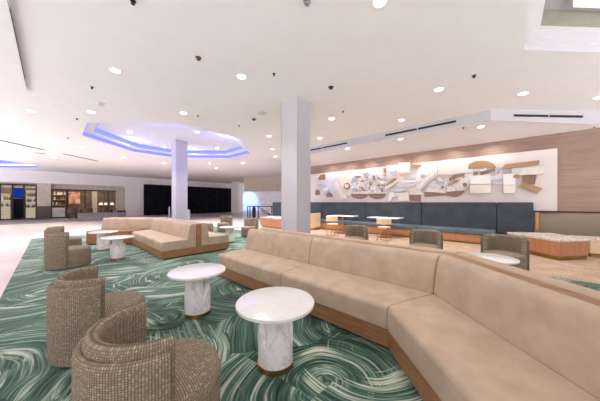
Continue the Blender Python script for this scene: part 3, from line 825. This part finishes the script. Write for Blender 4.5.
# ------------------------------------------------------------------ far end: drapes, bin, shop
def drape(pxa, pxb, label):
    va, vb = vat(pxa, FU-.25), vat(pxb, FU-.25)
    bm = BM(); n = 160; top, bot = [], []
    rows = []
    for i in range(n+1):
        s = va+(vb-va)*i/n
        w = .07*math.sin(s*9+.8*math.sin(s*2.3)) + .03*math.sin(s*23)
        rows.append([(s, FU-.25+w, .03), (s, FU-.25+w*.6, 3.12), (s, FU-.22+w*.6, 3.12), (s, FU-.22+w, .03)])
    loft(bm, rows)
    return tag(obj('drape', bm, 'drape', rz=RZ, smooth=50), label, 'curtain')
drape(143.7, 178, 'floor length black pleated drape left of the far column')
drape(179, 231.5, 'wide floor length black pleated drape right of the far column')
x, y = at(184.5, 219, .0); y = 15.5; x = (184.5-HX)/F*y
t = thing('ribbed_bin', 'grey ribbed round bin beside the foot of the far column', 'bin', (x, y, 0))
bm = BM(); n = 60
loft(bm, [[((.33+.018*(k % 4 < 2))*math.cos(2*PI*k/n), (.33+.018*(k % 4 < 2))*math.sin(2*PI*k/n), z) for k in range(n)] for z in (0.02, .78)])
obj('body', bm, 'silver', t)
bm = BM(); lathe(bm, [(.35, .775), (.36, .79), (.33, .815), (.1, .82)], 40); obj('lid', bm, 'silver', t, smooth=40)
y = 17.; x = (169.3-HX)/F*y
t = thing('stanchion', 'thin pale upright post against the black drape left of the far column', 'post', (x, y, 0))
bm = BM(); lathe(bm, [(.045, .02), (.045, .98), (.03, 1.0)], 16); obj('pole', bm, 'silver', t, smooth=40)
bm = BM(); lathe(bm, [(.16, 0), (.16, .02)], 24); obj('base_disc', bm, 'silver', t)

# low stone counter in front of the restaurant
v0, v1 = vat(78, 22.3), vat(126, 22.3)
t = thing('counter', 'low grey stone counter in front of the right hand shop opening', 'counter', (*uv(22.3, v0), 0), RZ)
bm = BM(); box(bm, 0, v1-v0, 0, .35, .01, .5); obj('body', bm, 'greystone', t)
bm = BM(); box(bm, -.03, v1-v0+.03, -.03, .38, .5, .55); obj('top_slab', bm, 'greystone', t, bevel=.01, seg=2)
# shop fittings, placed along depth behind the openings
def shop_box(name, label, cat, px0, px1, u, z0, z1, dep, mat, parts=None):
    a, b = vat(px0, u), vat(px1, u)
    t = thing(name, label, cat, (*uv(u, a), z0), RZ)
    bm = BM(); box(bm, 0, b-a, 0, dep, 0, z1-z0); obj('panel', bm, mat, t)
    return t, b-a
def frame(label, pxs, u, z0, z1, cat='window frame', glass=False):
    a, b = vat(pxs[0], u), vat(pxs[-1], u)
    t = thing('window_frame', label, cat, (*uv(u, a), 0), RZ)
    for px in pxs:
        c = vat(px, u)-a
        bm = BM(); box(bm, c-.04, c+.04, -.04, .04, z0, z1); obj('mullion', bm, 'black', t)
    for i, z in enumerate((z0, z1)):
        bm = BM(); box(bm, 0, b-a, -.04, .04, z-.05, z+.05); obj('rail', bm, 'black', t)
frame('dark metal frame of the right hand shop opening', [51.5, 67, 85, 98, 108, 116.5], FU+.55, .06, 2.38)
frame('dark metal frame of the left hand shop opening', [-40, -20, 0, 12.5, 24, 36.5], FU+.3, .06, 2.65)
t, w = shop_box('screen', 'dark panel below the blue lit screen in the left shop front', 'panel', 13, 24, FU+1.0, .05, 1.6, .06, 'drape')
t, w = shop_box('screen', 'glowing deep blue screen in the left shop front', 'screen', 13, 24, FU+1.0, 1.65, 2.55, .06, 'screenblue')
def shelf_unit(label, px0, px1, u, zs, depth, lit, bottles):
    a, b = vat(px0, u), vat(px1, u); w = b-a
    t = thing('shelf_unit', label, 'shelf', (*uv(u, a), 0), RZ)
    bm = BM(); box(bm, 0, w, depth, depth+.04, .05, zs[-1]+.5); obj('back_board', bm, 'shelfglow' if lit else 'wenge', t)
    for z in zs:
        bm = BM(); box(bm, 0, w, 0, depth, z-.03, z); obj('shelf', bm, 'white' if lit else 'palewood', t)
    for x in (0, w):
        bm = BM(); box(bm, x-.03, x+.03, 0, depth+.04, .05, zs[-1]+.5); obj('side_panel', bm, 'wenge', t)
    return a, w
def bottles(a, w, u, z, n, where, mats=('bottle1', 'bottle2', 'bottle3')):
    for i in range(n):
        bm = BM(); h = .25+.08*random.random(); r = .045+.015*random.random()
        lathe(bm, [(r*.9, 0), (r, .01), (r, h*.6), (r*.35, h*.75), (r*.35, h)], 10)
        x, y = uv(u, a+w*(i+.5)/n)
        tag(obj('bottle', bm, random.choice(mats), smooth=40, loc=(x, y, z+.006)), 'small bottle standing on %s' % where, 'bottle', 'bottles on %s' % where)
a, w = shelf_unit('back bar shelving with bottles in the right shop opening', 52, 66, FU+2.6, [.6, 1.1, 1.55, 2.0], .35, False, 0)
bottles(a, w, FU+2.75, 1.1, 8, 'the lower back bar shelf'); bottles(a, w, FU+2.75, 1.55, 8, 'the middle back bar shelf'); bottles(a, w, FU+2.75, 2.0, 8, 'the top back bar shelf', ('bottle3', 'bottle3', 'bottle2'))
a, w = shelf_unit('bright backlit display shelves right of the blue screen', 25, 36, FU+1.2, [.9, 1.35, 1.8], .3, True, 0)
bottles(a, w, FU+1.3, .9, 5, 'the lower backlit shelf'); bottles(a, w, FU+1.3, 1.35, 5, 'the middle backlit shelf'); bottles(a, w, FU+1.3, 1.8, 5, 'the top backlit shelf')
a, w = shelf_unit('glass shop display shelves at the left edge of the picture', -2, 11, FU+1.2, [.55, 1.0, 1.5], .3, True, 0)
bottles(a, w, FU+1.3, 1.0, 5, 'the lower left edge display shelf'); bottles(a, w, FU+1.3, 1.5, 5, 'the upper left edge display shelf')
t, w = shop_box('poster', 'warm red and cream picture on the wall inside the right shop opening', 'picture', 68.5, 80, FU+3.4, 1.15, 2.3, .05, 'poster')
t, w = shop_box('serving_counter', 'white fronted counter below the bottles in the right shop opening', 'counter', 52, 65, FU+1.2, .01, .85, .5, 'white')
t, w = shop_box('wall_panel', 'tall pale panel right of the picture inside the right shop opening', 'panel', 92, 99, FU+3.3, .2, 2.4, .05, 'beige')
t, w = shop_box('wall_panel', 'tall brown panel near the right end of the right shop opening', 'panel', 105, 113, FU+3.3, .2, 2.4, .05, 'wenge')
def dining_chair(label, px, u, rz):
    v = vat(px, u); t = thing('dining_chair', label, 'chair', (*uv(u, v), .01), rz)
    bm = BM(); box(bm, -.24, .24, -.24, .24, .40, .50); obj('seat', bm, 'brown', t, bevel=.03)
    bm = BM(); arcwall(bm, [(.22, .45), (.29, .45), (.29, .85), (.22, .85)], PI*.55, PI*1.45, 16); obj('backrest', bm, 'brown', t, bevel=.02)
    for sx in (-1, 1):
        for sy in (-1, 1):
            bm = BM(); tube(bm, [(.22*sx, .22*sy, 0), (.19*sx, .19*sy, .42)], .02); obj('leg', bm, 'black', t)
dining_chair('brown dining chair under the red picture in the shop opening', 72.5, 25.4, 2.4)
dining_chair('brown dining chair left of the pale panel in the shop opening', 88, 24.6, 2.4)
dining_chair('brown dining chair in front of the brown panel in the shop opening', 104, 24.6, 4.0)
def pedestal_table(label, px, u):
    v = vat(px, u); t = thing('dining_table', label, 'table', (*uv(u, v), .01), RZ)
    bm = BM(); lathe(bm, [(.42, .70), (.43, .74)], 28); obj('tabletop', bm, 'wenge', t)
    bm = BM(); lathe(bm, [(.25, 0), (.05, .03), (.05, .70)], 16); obj('pedestal', bm, 'black', t)
pedestal_table('dark round dining table between the brown chairs in the shop opening', 81, 26.3)
pedestal_table('dark round dining table at the right end of the shop opening', 111, 26.3)
for px, lab in ((101, 'left'), (106, 'middle'), (112, 'right')):
    v = vat(px, FU+2.6); x, y = uv(FU+2.6, v)
    t = thing('pendant_lamp', 'small glowing lamp in the shop opening, %s of three' % lab, 'lamp', (x, y, 0))
    bm = BM(); lathe(bm, [(.12, 1.05), (.16, 1.12), (.14, 1.22), (.05, 1.3)], 16); obj('shade', bm, 'lampglow', t, smooth=40)
    bm = BM(); lathe(bm, [(.15, .01), (.02, .04), (.02, 1.06)], 12); obj('stand', bm, 'black', t)
for i in range(3):
    px = 118+i*3.2; v = vat(px, FU+.1)
    x, y = uv(22.45, vat(118.3+i*3., 22.45))
    bm = BM(); lathe(bm, [(.05, 0), (.085, .05), (.09, .13), (.075, .14)], 16)
    tag(obj('bowl', bm, 'black', loc=(x, y, .552), smooth=40), 'dark bowl on the right end of the grey stone counter, %s of three' % ('left', 'middle', 'right')[i], 'bowl')

# ------------------------------------------------------------------ stair rail in the distance between drape and column
Y = 18.5; xx = lambda px: (px-HX)/F*Y
zz = lambda py: H-(py-HY)*Y/F
t = thing('stair_railing', 'black metal stair railing in the distance left of the near column', 'railing', (xx(247), Y, 0))
bx = xx(247)
bm = BM(); box(bm, 0, xx(276)-bx, -.03, .03, zz(206.8), zz(206.)); obj('handrail', bm, 'black', t)
for px in (247.6, 250, 258.2, 271.8):
    bm = BM(); box(bm, xx(px)-bx-.035, xx(px)-bx+.035, -.03, .03, 0, zz(206.4)); obj('post', bm, 'black', t)
for dx in (0, 3.2):
    bm = BM(); tube(bm, [(xx(259+dx*.3)-bx, .5, zz(208+dx)), (xx(270)-bx, .5, zz(215+dx*.3))], .035); obj('sloping_bar', bm, 'black', t)
Y2 = 20.
t = thing('litter_bin', 'dark rounded bin standing behind the black stair railing', 'bin', ((254-HX)/F*Y2, Y2, 0))
bm = BM(); lathe(bm, [(.14, .0), (.15, .05), (.16, .7)], 24); obj('body', bm, 'black', t, smooth=40)
bm = BM(); lathe(bm, [(.165, .69), (.13, .85), (.06, .95), (.02, .97)], 24); obj('lid', bm, 'black', t, smooth=60)

# ------------------------------------------------------------------ light
def area(name, loc, rot, sx, sy, e, col):
    ld = bpy.data.lights.new(name, 'AREA'); ld.shape = 'RECTANGLE'; ld.size = sx; ld.size_y = sy; ld.energy = e; ld.color = col
    o = bpy.data.objects.new(name, ld); C.objects.link(o); o.location = loc; o.rotation_euler = rot; return o
for u, v in ((8.6, 2.4), (8.6, 5.0), (12.3, 2.4), (12.3, 5.0)):   # the blue cove lamps of the recess
    ld = bpy.data.lights.new('cove_lamp', 'POINT'); ld.energy = 34; ld.color = (.16, .2, 1.); ld.shadow_soft_size = .15
    o = bpy.data.objects.new('cove_lamp', ld); C.objects.link(o); o.location = (*uv(u, v), CEIL-.05)
# blue wash on the end wall, and blue glow thrown by the lit recess
ld = bpy.data.lights.new('blue_wash', 'SPOT'); ld.energy = 1500; ld.color = (.12, .3, 1.); ld.spot_size = math.radians(60); ld.spot_blend = .8
o = bpy.data.objects.new('blue_wash', ld); C.objects.link(o); o.location = (-8.4, 34.5, 3.6); o.rotation_euler = (math.radians(55), 0, 0)
ld = bpy.data.lights.new('end_room_lamp', 'POINT'); ld.energy = 160; ld.color = (1, .93, .9); ld.shadow_soft_size = .4
o = bpy.data.objects.new('end_room_lamp', ld); C.objects.link(o); o.location = (-3.5, 31., 3.2)
for v in (vat(58, FU+1.8), vat(85, FU+1.8), vat(112, FU+1.8), vat(10, FU+1.0)):
    ld = bpy.data.lights.new('shop_lamp', 'POINT'); ld.energy = 30; ld.color = (1, .85, .68); ld.shadow_soft_size = .2
    o = bpy.data.objects.new('shop_lamp', ld); C.objects.link(o); o.location = (*uv(FU+1.6, v), 2.6)
w = bpy.data.worlds.new('World'); bpy.context.scene.world = w; w.use_nodes = True
bg = w.node_tree.nodes['Background']; nt = w.node_tree
tc = nt.nodes.new('ShaderNodeTexCoord'); sp = nt.nodes.new('ShaderNodeSeparateXYZ'); nt.links.new(tc.outputs['Generated'], sp.inputs[0])
mr = nt.nodes.new('ShaderNodeMapRange'); nt.links.new(sp.outputs[2], mr.inputs[0])      # lower half brightened as an added uplight for the ceiling, dimmer sky above
mr.inputs['From Min'].default_value = -.25; mr.inputs['From Max'].default_value = .1; mr.inputs['To Min'].default_value = 3.4; mr.inputs['To Max'].default_value = .9
nt.links.new(mr.outputs[0], bg.inputs[1]); bg.inputs[0].default_value = (.975, .985, 1.02, 1)

cam = bpy.data.cameras.new('camera'); co = bpy.data.objects.new('camera', cam); C.objects.link(co)
co.location = (0, 0, H); co.rotation_euler = (PI/2, 0, 0)
cam.sensor_fit = 'HORIZONTAL'; cam.sensor_width = 36; cam.lens = 36*F/600; cam.shift_y = (HY-200.5)/600; cam.clip_start = .05
sc = bpy.context.scene; sc.camera = co
sc.view_settings.view_transform = 'Standard'; sc.view_settings.look = 'None'; sc.view_settings.gamma = 1; sc.view_settings.exposure = .40
sc.cycles.max_bounces = 8; sc.cycles.diffuse_bounces = 5; sc.cycles.use_denoising = True; sc.cycles.sample_clamp_indirect = 6
